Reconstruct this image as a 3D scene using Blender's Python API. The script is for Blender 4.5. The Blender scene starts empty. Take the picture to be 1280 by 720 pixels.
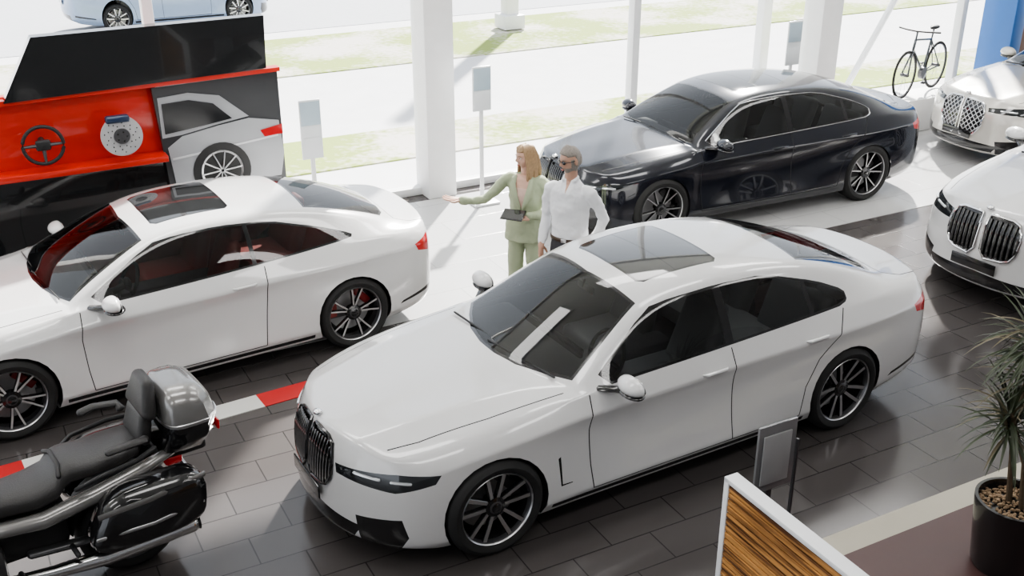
import bpy,bmesh,math,random
import numpy as np
from mathutils import Vector,Matrix
from mathutils.bvhtree import BVHTree
from mathutils.interpolate import poly_3d_calc
random.seed(7)
D=bpy.data;SC=bpy.context.scene
V=Vector
def link(o,parent=None):
    SC.collection.objects.link(o)
    if parent: o.parent=parent
    return o
def empty(name,loc=(0,0,0),rot=0):
    o=D.objects.new(name,None); o.location=loc; o.rotation_euler=(0,0,rot); return link(o)
def mat(name,col,rough=.5,metal=0,coat=0,emit=0,noise=.04,scale=8,spec=.5,bump=0,bscale=200):
    m=D.materials.new(name); m.use_nodes=True; nt=m.node_tree; N=nt.nodes; L=nt.links
    b=N['Principled BSDF']; tc=N.new('ShaderNodeTexCoord'); nz=N.new('ShaderNodeTexNoise'); nz.inputs['Scale'].default_value=scale
    L.new(tc.outputs['Object'],nz.inputs['Vector'])
    cr=N.new('ShaderNodeMapRange'); cr.inputs['To Min'].default_value=1-noise; cr.inputs['To Max'].default_value=1+noise
    L.new(nz.outputs['Fac'],cr.inputs['Value'])
    mx=N.new('ShaderNodeVectorMath'); mx.operation='SCALE'; mx.inputs[0].default_value=col
    L.new(cr.outputs['Result'],mx.inputs['Scale']); L.new(mx.outputs[0],b.inputs['Base Color'])
    b.inputs['Roughness'].default_value=rough; b.inputs['Metallic'].default_value=metal
    b.inputs['Coat Weight'].default_value=coat; b.inputs['Coat Roughness'].default_value=.03
    b.inputs['Specular IOR Level'].default_value=spec
    if emit: b.inputs['Emission Color'].default_value=(*col,1); b.inputs['Emission Strength'].default_value=emit
    if bump:
        n2=N.new('ShaderNodeTexNoise'); n2.inputs['Scale'].default_value=bscale; L.new(tc.outputs['Object'],n2.inputs['Vector'])
        bp=N.new('ShaderNodeBump'); bp.inputs['Strength'].default_value=bump; bp.inputs['Distance'].default_value=.01
        L.new(n2.outputs['Fac'],bp.inputs['Height']); L.new(bp.outputs[0],b.inputs['Normal'])
    return m
def glass(name,tint,gl=1.45,rough=.02):
    m=D.materials.new(name); m.use_nodes=True; nt=m.node_tree; N=nt.nodes; L=nt.links; N.clear()
    o=N.new('ShaderNodeOutputMaterial'); t=N.new('ShaderNodeBsdfTransparent'); t.inputs[0].default_value=(*tint,1)
    g=N.new('ShaderNodeBsdfGlossy'); g.inputs['Roughness'].default_value=rough
    f=N.new('ShaderNodeFresnel'); f.inputs[0].default_value=gl; x=N.new('ShaderNodeMixShader')
    L.new(f.outputs[0],x.inputs[0]);L.new(t.outputs[0],x.inputs[1]);L.new(g.outputs[0],x.inputs[2]);L.new(x.outputs[0],o.inputs[0])
    return m
M={}
M['white']=mat('white_paint',(.64,.64,.64),.22,0,1,noise=.01)
M['navy']=mat('dark_blue_paint',(.008,.010,.018),.16,.2,1,noise=.05)
M['bronze']=mat('champagne_paint',(.58,.56,.52),.25,.3,1,noise=.03)
M['blue']=mat('pale_blue_paint',(.30,.38,.52),.3,.2,.5)
M['glass']=glass('car_glass',(.60,.62,.62),1.7)
M['roofg']=mat('roof_glass',(.026,.027,.028),.05,0,1)
M['blk']=mat('gloss_black',(.012,.012,.013),.12,0,.6)
M['seam']=mat('panel_gap',(.02,.02,.02),.8)
M['lamp']=mat('headlight_glass',(.03,.033,.036),.06,.3,1)
M['led']=mat('led_reflector',(.75,.78,.8),.15,.6)
M['tail']=mat('tail_lamp_red',(.42,.01,.012),.15,0,1,emit=.15)
M['plas']=mat('black_plastic',(.024,.024,.025),.55,noise=.1)
M['chr']=mat('chrome',(.75,.75,.76),.12,1)
M['sil']=mat('machined_alloy',(.55,.55,.56),.28,.9)
M['grey']=mat('dark_alloy',(.12,.12,.125),.35,.7)
M['rub']=mat('tyre_rubber',(.02,.02,.02),.75,noise=.15,bump=.2)
M['disc']=mat('brake_disc_steel',(.42,.42,.43),.35,.5)
M['seat']=mat('grey_leather',(.16,.16,.165),.5,bump=.2)
M['redseat']=mat('red_leather',(.34,.08,.07),.5,bump=.2)
M['caliper']=mat('caliper_red',(.22,.02,.02),.35)
M['cabin']=mat('cabin_trim',(.09,.09,.092),.7)
def chaikin(p,n=2,k=.22):
    for _ in range(n):
        q=[]
        for i in range(len(p)):
            a=p[i];b=p[(i+1)%len(p)]
            q+=[(a[0]*(1-k)+b[0]*k,a[1]*(1-k)+b[1]*k),(a[0]*k+b[0]*(1-k),a[1]*k+b[1]*(1-k))]
        p=q
    return p
def area(p): return sum(p[i][0]*p[(i+1)%len(p)][1]-p[(i+1)%len(p)][0]*p[i][1] for i in range(len(p)))/2
def clip2(p,a,b,c):
    o=[]
    for i in range(len(p)):
        P=p[i];Q=p[(i+1)%len(p)];dp=a*P[0]+b*P[1]-c;dq=a*Q[0]+b*Q[1]-c
        if dp<=0:o.append(P)
        if dp*dq<0:
            t=dp/(dp-dq);o.append((P[0]+t*(Q[0]-P[0]),P[1]+t*(Q[1]-P[1])))
    return o
def offs(p,d):
    if area(p)<0:p=p[::-1]
    o=p
    for i in range(len(p)):
        P=p[i];Q=p[(i+1)%len(p)];dx,dy=Q[0]-P[0],Q[1]-P[1];l=math.hypot(dx,dy)
        if l<1e-6:continue
        a,b=dy/l,-dx/l
        o=clip2(o,a,b,a*P[0]+b*P[1]-d)
    return o
class MB:
    def __init__(s): s.bm=bmesh.new(); s.m=[]
    def mi(s,m):
        m=M[m] if isinstance(m,str) else m
        if m not in s.m:s.m.append(m)
        return s.m.index(m)
    def fc(s,vs,k):
        try:
            f=s.bm.faces.new(vs);f.material_index=k;f.smooth=True;return f
        except ValueError: return None
    def rings(s,R,m,capa=True,capb=True,closed=True):
        k=s.mi(m);P=[[s.bm.verts.new(v) for v in r] for r in R];n=len(P[0])
        for a,b in zip(P,P[1:]):
            for i in range(n if closed else n-1):
                s.fc([a[i],a[(i+1)%n],b[(i+1)%n],b[i]],k)
        if capa:s.fc(P[0][::-1],k)
        if capb:s.fc(P[-1],k)
        return P
    def tube(s,pts,r,m,seg=10,hint=(0,0,1),closed=False,rnd=True,cap=True):
        pts=[V(p) for p in pts];n=len(pts)
        if not isinstance(r,(list,tuple)):r=[r]*n
        r=[(q,q) if not isinstance(q,(list,tuple)) else q for q in r]
        R=[];h=V(hint)
        for i in range(n):
            a=pts[i-1] if (i>0 or closed) else pts[i];b=pts[(i+1)%n] if (i<n-1 or closed) else pts[i]
            t=(b-a).normalized();sd=h.cross(t)
            if sd.length<.05: sd=V((1,.01,0)).cross(t)
            sd.normalize();up=t.cross(sd)
            def ring(o,f):
                return [pts[i]+t*o+sd*math.cos(q)*r[i][0]*f+up*math.sin(q)*r[i][1]*f for q in [2*math.pi*j/seg for j in range(seg)]]
            mn=min(r[i])
            if rnd and not closed and i==0: R+=[ring(-mn*.85,.3),ring(-mn*.55,.75)]
            R.append(ring(0,1))
            if rnd and not closed and i==n-1: R+=[ring(mn*.55,.75),ring(mn*.85,.3)]
        if closed: s.rings(R+[R[0]],m,False,False) 
        else: s.rings(R,m,cap,cap)
    def lathe(s,prof,m,seg=40,c=(0,0,0),axis='y',ms=None):
        c=V(c);P=[]
        for (a,r) in prof:
            ring=[]
            for j in range(seg):
                q=2*math.pi*j/seg
                if axis=='y':v=V((r*math.cos(q),a,r*math.sin(q)))
                elif axis=='z':v=V((r*math.cos(q),r*math.sin(q),a))
                else:v=V((a,r*math.cos(q),r*math.sin(q)))
                ring.append(s.bm.verts.new(c+v))
            P.append(ring)
        for i,(a,b) in enumerate(zip(P,P[1:])):
            k=s.mi(ms[i] if ms else m)
            for j in range(seg): s.fc([a[j],b[j],b[(j+1)%seg],a[(j+1)%seg]],k)
    def box(s,c,sz,m,bev=0,rot=None,tap=(1,1),seg=2,shear=0):
        x,y,z=[q/2 for q in sz];R=rot or Matrix.Identity(3)
        c=V(c);vs=[]
        for k in (-1,1):
            tx,ty=(tap if k>0 else (1,1))
            for a,b in ((-1,-1),(1,-1),(1,1),(-1,1)): vs.append(s.bm.verts.new(V((a*x*tx+(shear if k>0 else 0),b*y*ty,k*z))))
        k=s.mi(m);F=[s.fc([vs[i] for i in q],k) for q in ((3,2,1,0),(4,5,6,7),(0,1,5,4),(1,2,6,5),(2,3,7,6),(3,0,4,7))]
        if bev:
            ed=list({e for f in F for e in f.edges})
            r=bmesh.ops.bevel(s.bm,geom=ed,offset=bev,segments=seg,profile=.5,affect='EDGES',clamp_overlap=True)
            av={v for f in r['faces'] for v in f.verts}|{v for v in vs if v.is_valid}
            for f in r['faces']: f.smooth=True;f.material_index=k
        else: av=set(vs)
        for v in av: v.co=c+R@v.co
        return av
    def ell(s,c,sz,m,rot=None,seg=20,rg=12,fn=None):
        R=rot or Matrix.Identity(3);c=V(c)
        r=bmesh.ops.create_uvsphere(s.bm,u_segments=seg,v_segments=rg,radius=1);k=s.mi(m);fs=set()
        for v in r['verts']:
            q=V((v.co.x*sz[0],v.co.y*sz[1],v.co.z*sz[2]))
            if fn:q=fn(q,v.co.copy())
            v.co=c+R@q;fs|=set(v.link_faces)
        for f in fs:f.smooth=True;f.material_index=k
        return r['verts'],fs
    def poly(s,pts,m,depth=None):
        k=s.mi(m);a=[s.bm.verts.new(p) for p in pts];s.fc(a,k)
        if depth is not None:
            d=V(depth);b=[s.bm.verts.new(V(p)+d) for p in pts];s.fc(b[::-1],k);n=len(a)
            for i in range(n): s.fc([a[i],b[i],b[(i+1)%n],a[(i+1)%n]],k)
    def warp(s,fn):
        for v in s.bm.verts: v.co=fn(v.co)
    def obj(s,name,parent=None,angle=38,rec=True):
        if rec: bmesh.ops.recalc_face_normals(s.bm,faces=s.bm.faces[:])
        me=D.meshes.new(name);s.bm.to_mesh(me);s.bm.free()
        for m in s.m:me.materials.append(m)
        for p in me.polygons:p.use_smooth=True
        me.set_sharp_from_angle(angle=math.radians(angle))
        return link(D.objects.new(name,me),parent)
def pchip(pairs):
    xs=[p[0] for p in pairs];ys=[p[1] for p in pairs];n=len(xs)
    h=[xs[i+1]-xs[i] for i in range(n-1)];d=[(ys[i+1]-ys[i])/h[i] for i in range(n-1)]
    m=[d[0]]+[0 if d[i-1]*d[i]<=0 else 2*d[i-1]*d[i]/(d[i-1]+d[i]) for i in range(1,n-1)]+[d[-1]]
    def f(x):
        if x<=xs[0]:return ys[0]+m[0]*(x-xs[0])
        if x>=xs[-1]:return ys[-1]+m[-1]*(x-xs[-1])
        i=0
        while x>xs[i+1]:i+=1
        t=(x-xs[i])/h[i];t2=t*t;t3=t2*t
        return ys[i]*(2*t3-3*t2+1)+h[i]*m[i]*(t3-2*t2+t)+ys[i+1]*(3*t2-2*t3)+h[i]*m[i+1]*(t3-t2)
    return f
# ---------------- car body surface ----------------
ST=[(-2.50,(.71,.985),(-2.55,.56,1.02),(-2.60,.38,1.03),(-2.63,.20,1.035),(-2.64,0,1.035)),
(-2.37,(.78,1.00),(-2.40,.62,1.025),(-2.43,.42,1.035),(-2.45,.22,1.04),(-2.46,0,1.04)),
(-2.12,(.81,1.015),(-2.12,.70,1.035),(-2.15,.60,1.05),(-2.21,.35,1.065),(-2.24,0,1.07)),
(-1.72,(.83,1.02),(-1.70,.725,1.12),(-1.68,.615,1.23),(-1.73,.35,1.27),(-1.75,0,1.28)),
(-1.35,(.84,1.015),(-1.30,.735,1.17),(-1.22,.60,1.36),(-1.25,.33,1.405),(-1.25,0,1.415)),
(-.75,(.845,1.0),(-.75,.745,1.20),(-.75,.605,1.415),(-.75,.33,1.465),(-.75,0,1.48)),
(-.2,(.845,.985),(-.2,.75,1.19),(-.2,.605,1.42),(-.2,.33,1.475),(-.2,0,1.49)),
(.25,(.845,.97),(.24,.735,1.15),(.20,.59,1.36),(.27,.32,1.41),(.30,0,1.425)),
(.55,(.845,.96),(.54,.775,1.05),(.52,.68,1.165),(.63,.36,1.215),(.68,0,1.23)),
(.87,(.84,.945),(.87,.795,.955),(.86,.75,.97),(1.04,.40,.995),(1.11,0,1.0)),
(.98,(.84,.94),(.99,.77,.955),(1.03,.62,.980),(1.15,.36,.985),(1.20,0,.99)),
(1.4,(.835,.905),(1.42,.72,.922),(1.45,.55,.958),(1.5,.30,.950),(1.52,0,.965)),
(1.8,(.81,.85),(1.86,.68,.865),(1.91,.50,.910),(1.96,.27,.897),(1.98,0,.915)),
(2.08,(.76,.77),(2.19,.62,.790),(2.28,.44,.83),(2.34,.23,.84),(2.37,0,.84))]
Y4=[.79,.865,.905,.935,.94,.924,.920,.920,.920,.920,.922,.925,.895,.82]
Z4=[.87,.875,.88,.875,.865,.855,.845,.835,.83,.825,.82,.79,.74,.67]
YA=[.80,.872,.908,.926,.922,.888,.880,.880,.883,.889,.902,.928,.91,.84]
Y3=[.81,.885,.93,.955,.96,.912,.898,.898,.902,.916,.930,.955,.935,.86]
Z3=[.58,.56,.54,.52,.50,.46,.45,.45,.45,.45,.46,.47,.46,.42]
Y2=[.79,.86,.90,.935,.94,.94,.94,.94,.94,.94,.94,.94,.92,.86]
Z2=[.36,.33,.29,.26,.27,.28,.28,.28,.28,.28,.27,.25,.22,.21]
Z1=[.28,.25,.21,.18,.17,.17,.17,.17,.17,.17,.17,.16,.14,.13]
def dense():
    bm=bmesh.new();G=[]
    for i,s in enumerate(ST):
        x=s[0];half=[(x*.99,.5,Z1[i]),(x,Y2[i]-.05,Z1[i]),(x,Y2[i],Z2[i]),(x,Y3[i],Z3[i]),(x,YA[i],Z4[i]*.68+Z3[i]*.32),(x,Y4[i],Z4[i]),(x,s[1][0],s[1][1]),s[2],s[3],s[4]]
        full=[bm.verts.new(p) for p in half]+[bm.verts.new(s[5])]+[bm.verts.new((p[0],-p[1],p[2])) for p in half[::-1]]
        G.append(full)
    cl=bm.edges.layers.float.new('crease_edge')
    for a,b in zip(G,G[1:]):
        for j in range(20): bm.faces.new([a[j],a[j+1],b[j+1],b[j]])
    T={7:.80,8:.56,9:.28,10:0}
    def cap(g,cen):
        rows=[]
        for r in range(6):
            c=g[r];xc,zc=cen[r];row=[c]
            def P(col):
                t=T[col];return (xc-(xc-c.co.x)*t**2.6,c.co.y*t,zc+(c.co.z-zc)*t)
            for col in (7,8,9,10): row.append(bm.verts.new(P(col)))
            for col in (9,8,7): p=P(col);row.append(bm.verts.new((p[0],-p[1],p[2])))
            row.append(g[20-r]);rows.append(row)
        rows.append([g[j] for j in range(6,15)])
        for a,b in zip(rows,rows[1:]):
            for j in range(8): bm.faces.new([a[j],a[j+1],b[j+1],b[j]])
    cap(G[-1],[(2.05,.14),(2.44,.13),(2.485,.20),(2.46,.42),(2.45,.60),(2.43,.73)])
    cap(G[0],[(-2.3,.28),(-2.63,.28),(-2.69,.36),(-2.70,.58),(-2.66,.76),(-2.66,.90)])
    def cr(a,b,v):
        e=bm.edges.get((a,b))
        if e:e[cl]=v
    for i in range(13):
        for j in (5,15):cr(G[i][j],G[i+1][j],.75)
        if 2<=i<=9:
            for j in (6,14):cr(G[i][j],G[i+1][j],.7)
            for j in (8,12):cr(G[i][j],G[i+1][j],.35)
        if i>=10:
            for j in (8,12):cr(G[i][j],G[i+1][j],.55)
        for j in (2,18):cr(G[i][j],G[i+1][j],.6)
        for j in (1,19):cr(G[i][j],G[i+1][j],.8)
    for j in range(6,14):
        cr(G[9][j],G[9][j+1],.8);cr(G[0][j],G[0][j+1],.9);cr(G[13][j],G[13][j+1],.6)
        if 8<=j<12:cr(G[2][j],G[2][j+1],.8)
    bmesh.ops.recalc_face_normals(bm,faces=bm.faces[:])
    me=D.meshes.new('cage');bm.to_mesh(me);bm.free();o=link(D.objects.new('cage',me))
    md=o.modifiers.new('s','SUBSURF');md.levels=3;md.render_levels=3
    dg=bpy.context.evaluated_depsgraph_get();dg.update()
    me2=D.meshes.new_from_object(o.evaluated_get(dg));D.objects.remove(o);return me2
DM=dense()
if sum(p.normal.z*p.area for p in DM.polygons if p.center.z>1.3)<0: DM.flip_normals()
SX,SY,SZ=V((1,0,0)),V((0,1,0)),V((0,0,1))
F45=(V((-1,1,0)).normalized(),SZ);R45=(V((1,1,0)).normalized(),SZ);SIDE=(SX,SZ);TOP=(SX,SY);FR=(SY,SZ)
def cut(bm,poly,ax,filt,k,delete=False):
    if area(poly)<0:poly=poly[::-1]
    A,B=ax;lo=(min(p[0] for p in poly),min(p[1] for p in poly));hi=(max(p[0] for p in poly),max(p[1] for p in poly))
    fs=[]
    for f in bm.faces:
        if not filt(f):continue
        a=[v.co.dot(A) for v in f.verts];b=[v.co.dot(B) for v in f.verts]
        if max(a)<lo[0] or min(a)>hi[0] or max(b)<lo[1] or min(b)>hi[1]:continue
        fs.append(f)
    for i in range(len(poly)):
        P=poly[i];Q=poly[(i+1)%len(poly)];dx,dy=Q[0]-P[0],Q[1]-P[1];l=math.hypot(dx,dy)
        if l<1e-5 or not fs:continue
        co=A*P[0]+B*P[1];no=(A*(dy/l)-B*(dx/l))
        g=set(fs)
        for f in fs: g|=set(f.edges);g|=set(f.verts)
        r=bmesh.ops.bisect_plane(bm,geom=list(g),dist=1e-5,plane_co=co,plane_no=no)
        fs=[f for f in r['geom'] if isinstance(f,bmesh.types.BMFace) and f.is_valid and (f.calc_center_median()-co).dot(no)<1e-6]
    if delete: bmesh.ops.delete(bm,geom=fs,context='FACES')
    else:
        for f in fs:f.material_index=k
    return fs
def strip(bm,pts,w,ax,filt,k):
    for a,b in zip(pts,pts[1:]):
        dx,dy=b[0]-a[0],b[1]-a[1];l=math.hypot(dx,dy);nx,ny=-dy/l*w/2,dx/l*w/2
        cut(bm,[(a[0]+nx,a[1]+ny),(a[0]-nx,a[1]-ny),(b[0]-nx,b[1]-ny),(b[0]+nx,b[1]+ny)],ax,filt,k)
def circ(cx,cz,r,n=28): return [(cx+r*math.cos(2*math.pi*i/n),cz+r*math.sin(2*math.pi*i/n)) for i in range(n)]
def wheel(name,parent,loc,r,w,side,n=5,style=0,fin='sil',ang=0.3,cal='grey'):
    mb=MB();rr=r*.76;h=w/2
    mb.lathe([(h-.012,rr-.004),(h+.004,rr+.012),(h+.008,(rr+r)/2),(h-.012,r-.012),(h-.04,r),(-h+.04,r),(-h+.012,r-.012),(-h-.006,(rr+r)/2),(-h+.01,rr)],'rub',48)
    mb.lathe([(h-.012,rr),(h-.004,rr-.006),(h-.012,rr-.014),(h-.05,rr-.022),(-h+.01,rr-.03)],'x',48,ms=[fin,fin,'grey','blk'])
    mb.lathe([(-h*.3,.03),(-h*.3,rr*.78),(-h*.5,rr*.78),(-h*.5,.03)],'disc',36)
    mb.lathe([(-h*.6,.0),(-h*.6,rr-.02)],'plas',30)
    q=2.4;mb.box((math.cos(q)*rr*.62,-h*.25,math.sin(q)*rr*.62),(.07,.06,.2),cal,.012,rot=Matrix.Rotation(-q,3,'Y'))
    yo=h-.03
    for k in range(n):
        A=ang+2*math.pi*k/n
        er=V((math.cos(A),0,math.sin(A)));et=V((-math.sin(A),0,math.cos(A)))
        for sg in (-1,1):
            hub=[.018,.026][style];rim=[.062,.105][style];w0=[.030,.022][style];w1=[.036,.020][style]
            a=er*.045+et*sg*hub;m_=er*rr*.55+et*sg*(hub*.5+rim*.5)*(1.02);b=er*(rr-.012)+et*sg*rim
            R=[];
            for p,ww,y in ((a,w0,yo-.018),(m_,(w0+w1)/2,yo-.006),(b,w1,yo+.006)):
                t=(b-a).normalized();s_=V((0,1,0)).cross(t)
                R.append([p+s_*ww/2+V((0,y-.004,0)),p+s_*ww*.38+V((0,y,0)),p-s_*ww*.38+V((0,y,0)),p-s_*ww/2+V((0,y-.004,0)),p-s_*ww/2+V((0,y-.035,0)),p+s_*ww/2+V((0,y-.035,0))])
            kf=mb.mi(fin);kb=mb.mi('blk')
            P=[[mb.bm.verts.new(v) for v in q_] for q_ in R]
            for c_,d_ in zip(P,P[1:]):
                for i in range(6): mb.fc([c_[i],c_[(i+1)%6],d_[(i+1)%6],d_[i]],kf if i==1 else kb)
    mb.lathe([(yo-.05,.075),(yo-.012,.07),(yo-.006,.045),(yo,.034),(yo+.003,0)],'x',24,ms=['blk','blk','grey','blk'])
    if side<0: mb.warp(lambda v:V((v.x,-v.y,v.z)))
    o=mb.obj(name,parent);o.location=loc;return o
def all_in(poly,p):
    if area(poly)<0:poly=poly[::-1]
    for i in range(len(poly)):
        a=poly[i];b=poly[(i+1)%len(poly)]
        if (b[0]-a[0])*(p[1]-a[1])-(b[1]-a[1])*(p[0]-a[0])<0:return False
    return True
def build_car(name,X,Y,th,sp):
    root=empty(name,(X,Y,0),th)
    xm=pchip(sp['xm']);zm=pchip(sp['zm']);ys=sp['ys'];W=lambda v:V((xm(v.x),v.y*ys,zm(v.z)))
    dv=[W(v.co) for v in DM.vertices]
    wm=DM.copy()
    for i,v in enumerate(wm.vertices):v.co=dv[i]
    wm.update();wn=[v.normal.copy() for v in wm.vertices];pl=[tuple(p.vertices) for p in wm.polygons]
    bvw=BVHTree.FromPolygons(dv,pl);bva=BVHTree.FromPolygons([v.co for v in DM.vertices],pl)
    def sx(y,z,s=1): return bva.ray_cast(V((4*s,y,z)),V((-s,0,0)))[0]
    def sy(x,z): return bva.ray_cast(V((x,3,z)),V((0,-1,0)))[0]
    mats=[sp['paint'],sp.get('glass','glass'),'blk','seam','lamp','tail','plas','roofg']
    bm=bmesh.new();bm.from_mesh(DM)
    bmesh.ops.delete(bm,geom=[f for f in bm.faces if f.calc_center_median().y<0],context='FACES')
    for f in bm.faces:f.material_index=0
    fs=lambda f:f.calc_center_median().y>.5 and abs(f.normal.y)>.2
    ft=lambda f:f.normal.z>.15 and f.calc_center_median().z>.7
    ff=lambda f:f.calc_center_median().x>1.6 and f.normal.x>.05
    fr=lambda f:f.calc_center_median().x<-1.9 and f.normal.x<-.02
    ra=sp.get('arch',.372)
    for c in (1.535,-1.535):
        cut(bm,circ(c,.35,ra),SIDE,lambda f:f.calc_center_median().y>.3 and f.calc_center_median().z<.85,0,True)
    dlo=chaikin(sp.get('dlo',[(.79,.955),(.20,1.325),(-.02,1.36),(-.4,1.378),(-.85,1.36),(-1.33,1.225),(-1.58,1.12),(-1.57,1.055),(-1.45,1.03),(-.2,.99)]),1,.18)
    cut(bm,dlo,SIDE,fs,2)
    ind=offs(dlo,.016)
    for lo,hi in sp.get('panes',[(-.36,2),(-1.17,-.43),(-2,-1.21)]):
        cut(bm,clip2(clip2(ind,1,0,hi),-1,0,-lo),SIDE,fs,1)
    ws=[(1.105,-.2),(1.10,.1),(1.055,.32),(.95,.54),(.845,.705),(.225,.535),(.285,-.2)]
    cut(bm,ws,TOP,ft,2);cut(bm,offs(ws,.022),TOP,ft,1)
    rg=[(-1.28,-.2),(-1.26,.53),(-1.65,.54),(-2.04,.53),(-2.12,.42),(-2.165,.25),(-2.185,-.2)]
    cut(bm,rg,TOP,ft,2);cut(bm,offs(rg,.022),TOP,ft,1)
    if sp.get('sun',1):
        sr=chaikin([(.12,-.3),(.10,.40),(-.60,.42),(-.60,-.3)],1,.06);cut(bm,sr,TOP,ft,2);cut(bm,offs(sr,.02),TOP,ft,7)
        strip(bm,[(-.22,-.1),(-.22,.40)],.01,TOP,ft,2)
    for q in sp['seams']: strip(bm,q,.009,SIDE,fs,3)
    strip(bm,[(.95,.765),(1.5,.725),(1.95,.66),(2.14,.60)],.008,TOP,ft,3)
    strip(bm,[(-2.22,.0),(-2.19,.55),(-2.35,.62),(-2.56,.60)],.008,TOP,ft,3)
    cut(bm,[(1.12,.205),(-1.12,.205),(-1.12,.245),(1.12,.245)],SIDE,fs,2)
    if sp.get('ab'):
        cut(bm,[(1.05,.37),(1.062,.37),(1.080,.58),(1.06,.59)],SIDE,fs,2)
        cut(bm,[(1.062,.37),(1.062,.382),(.97,.376),(.97,.37)],SIDE,fs,2)
    cut(bm,[(-2.02,.33),(-2.06,.36),(-2.50,.44),(-2.50,.40)],SIDE,fs,2)
    cut(bm,sp.get('hl',[(-1.45,.66),(-1.44,.60),(-1.0,.585),(-.76,.645),(-.73,.70),(-1.0,.705)]),F45,ff,4)
    cut(bm,sp.get('si',[(-1.29,.36),(-1.26,.17),(-.98,.17),(-.92,.27),(-.96,.40)]),F45,ff,2)
    cut(bm,sp.get('ci',[(-.2,.185),(.50,.185),(.57,.29),(-.2,.34)]),FR,ff,2)
    kid=chaikin(sp.get('kid',[(.025,.44),(.26,.46),(.32,.55),(.32,.67),(.265,.785),(.04,.805),(.025,.78)]),1,.2)
    cut(bm,kid,FR,lambda f:ff(f) and f.calc_center_median().x>1.9,2)
    cut(bm,sp.get('tl',[(-1.62,.87),(-1.5,.79),(-1.2,.77),(-1.0,.82),(-.97,.885),(-1.2,.93),(-1.6,.92)]),R45,fr,5)
    cut(bm,[(-.2,.2),(.66,.2),(.6,.42),(-.2,.44)],FR,fr,2)
    d=bmesh.ops.duplicate(bm,geom=bm.verts[:]+bm.edges[:]+bm.faces[:])['geom']
    for v in d:
        if isinstance(v,bmesh.types.BMVert):v.co.y*=-1
    bmesh.ops.reverse_faces(bm,faces=[f for f in d if isinstance(f,bmesh.types.BMFace)])
    bmesh.ops.remove_doubles(bm,verts=[v for v in bm.verts if abs(v.co.y)<1e-4],dist=1e-4)
    for v in bm.verts:v.co=W(v.co)
    me=D.meshes.new('body');bm.to_mesh(me);bm.free()
    for m in mats:me.materials.append(M[m])
    for p in me.polygons:p.use_smooth=True
    nn=[]
    for v in me.vertices:
        l,n,i,ds=bvw.find_nearest(v.co);ps=pl[i];w=poly_3d_calc([dv[j] for j in ps],l);q=V((0,0,0))
        for a,b in zip(w,ps):q+=wn[b]*a
        nn.append(q.normalized())
    me.normals_split_custom_set_from_vertices(nn)
    link(D.objects.new('body',me),root)
    mb=MB()
    fm=sp.get('frame','blk');bar=sp.get('bar','blk')
    for s in (1,-1):
        pts=[]
        for y,z in kid:
            h=sx(y,z)
            if h:pts.append((h.x+.010,y*s,z))
        mb.tube(pts,.013,fm,8,closed=True)
        ymn=min(p[0] for p in kid);ymx=max(p[0] for p in kid)
        if sp.get('xg'):
            zmn=min(p[1] for p in kid)
            for dd in (1,-1):
                for k in range(-6,12):
                    seg=[]
                    for t in np.linspace(0,1,14):
                        y=ymn+(ymx-ymn)*t;z=zmn+k*.07+dd*(y-ymn)*1.0
                        if all_in(kid,(y,z)):
                            h=sx(y,z);seg.append((h.x+.006,y*s,z))
                    if len(seg)>1:mb.tube(seg,.0055,bar,6)
        else:
            n=sp.get('nb',9)
            for k in range(n):
                y=ymn+(ymx-ymn)*(k+.6)/n;cz=[p[1] for p in kid];seg=[]
                for z in np.linspace(min(cz),max(cz),12):
                    if all_in(kid,(y,z)):
                        h=sx(y,z)
                        if h:seg.append((h.x+.014,y*s,z))
                if len(seg)>1:mb.tube(seg,[(.006,.016)]*len(seg),bar,6,hint=(0,1,0))
        for q in ([.50,.66],[.72,.80]):
            seg=[]
            for t in np.linspace(0,1,5):
                y=q[0]+(q[1]-q[0])*t;h=sx(y,sp.get('ledz',.655))
                if h:seg.append((h.x+.004,y*s,h.z))
            if len(seg)>1:mb.tube(seg,.010,'led',6)
        for hx,hz in sp['handles']:
            h=sy(hx,hz)
            mb.tube([(hx-.11,(h.y-.002)*s,hz),(hx-.08,(h.y+.018)*s,hz),(hx+.08,(h.y+.018)*s,hz-.003),(hx+.11,(h.y-.002)*s,hz-.003)],[.007,.014,.014,.007],sp['paint'],8)
        mx=sp.get('mx',.57)
        mb.tube([(mx+.14,.82*s,.955),(mx+.07,.90*s,.965),(mx+.02,.97*s,.975)],[(.035,.02)]*3,'blk',8)
        mb.ell((mx,1.0*s,1.015),(.085,.125,.068),sp['paint'],fn=lambda q,u:V((q.x if q.x>0 else q.x*.45,q.y,q.z*(1 if u.z>0 else .8))))
        mb.ell((mx-.033,1.0*s,1.01),(.008,.105,.052),'chr')
        mb.ell((mx+.005,1.0*s,.968),(.075,.115,.026),'blk')
        for c in (1.535,-1.535):
            R=[];AA=np.linspace(-.45,math.pi+.45,26)
            for y in (.93,.86,.50): R.append([V((c+ra*math.cos(a),y*s,.35+ra*math.sin(a))) for a in AA])
            for i,a in enumerate(AA):
                x=c+ra*math.cos(a);z=.35+ra*math.sin(a);h=sy(x,max(z,.2))
                if h:R[0][i]=V((x,(h.y-.004)*s,z))
            mb.rings(R,'plas',False,False,closed=False)
            mb.poly([V((c+ra*math.cos(a),.5*s,.35+ra*math.sin(a))) for a in AA],'plas')
    mb.box((2.475,0,.39),(.012,.46,.10),'blk',.004)
    mb.box((-2.70,0,.66),(.012,.50,.11),'led',.004)
    mb.box((0,0,.22),(4.4,.96,.05),'plas');mb.box((0,0,.235),(2.2,1.72,.04),'plas')
    h=sx(0,.80);mb.ell((h.x-.02,0,.85),(.03,.036,.02),'chr')
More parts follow.
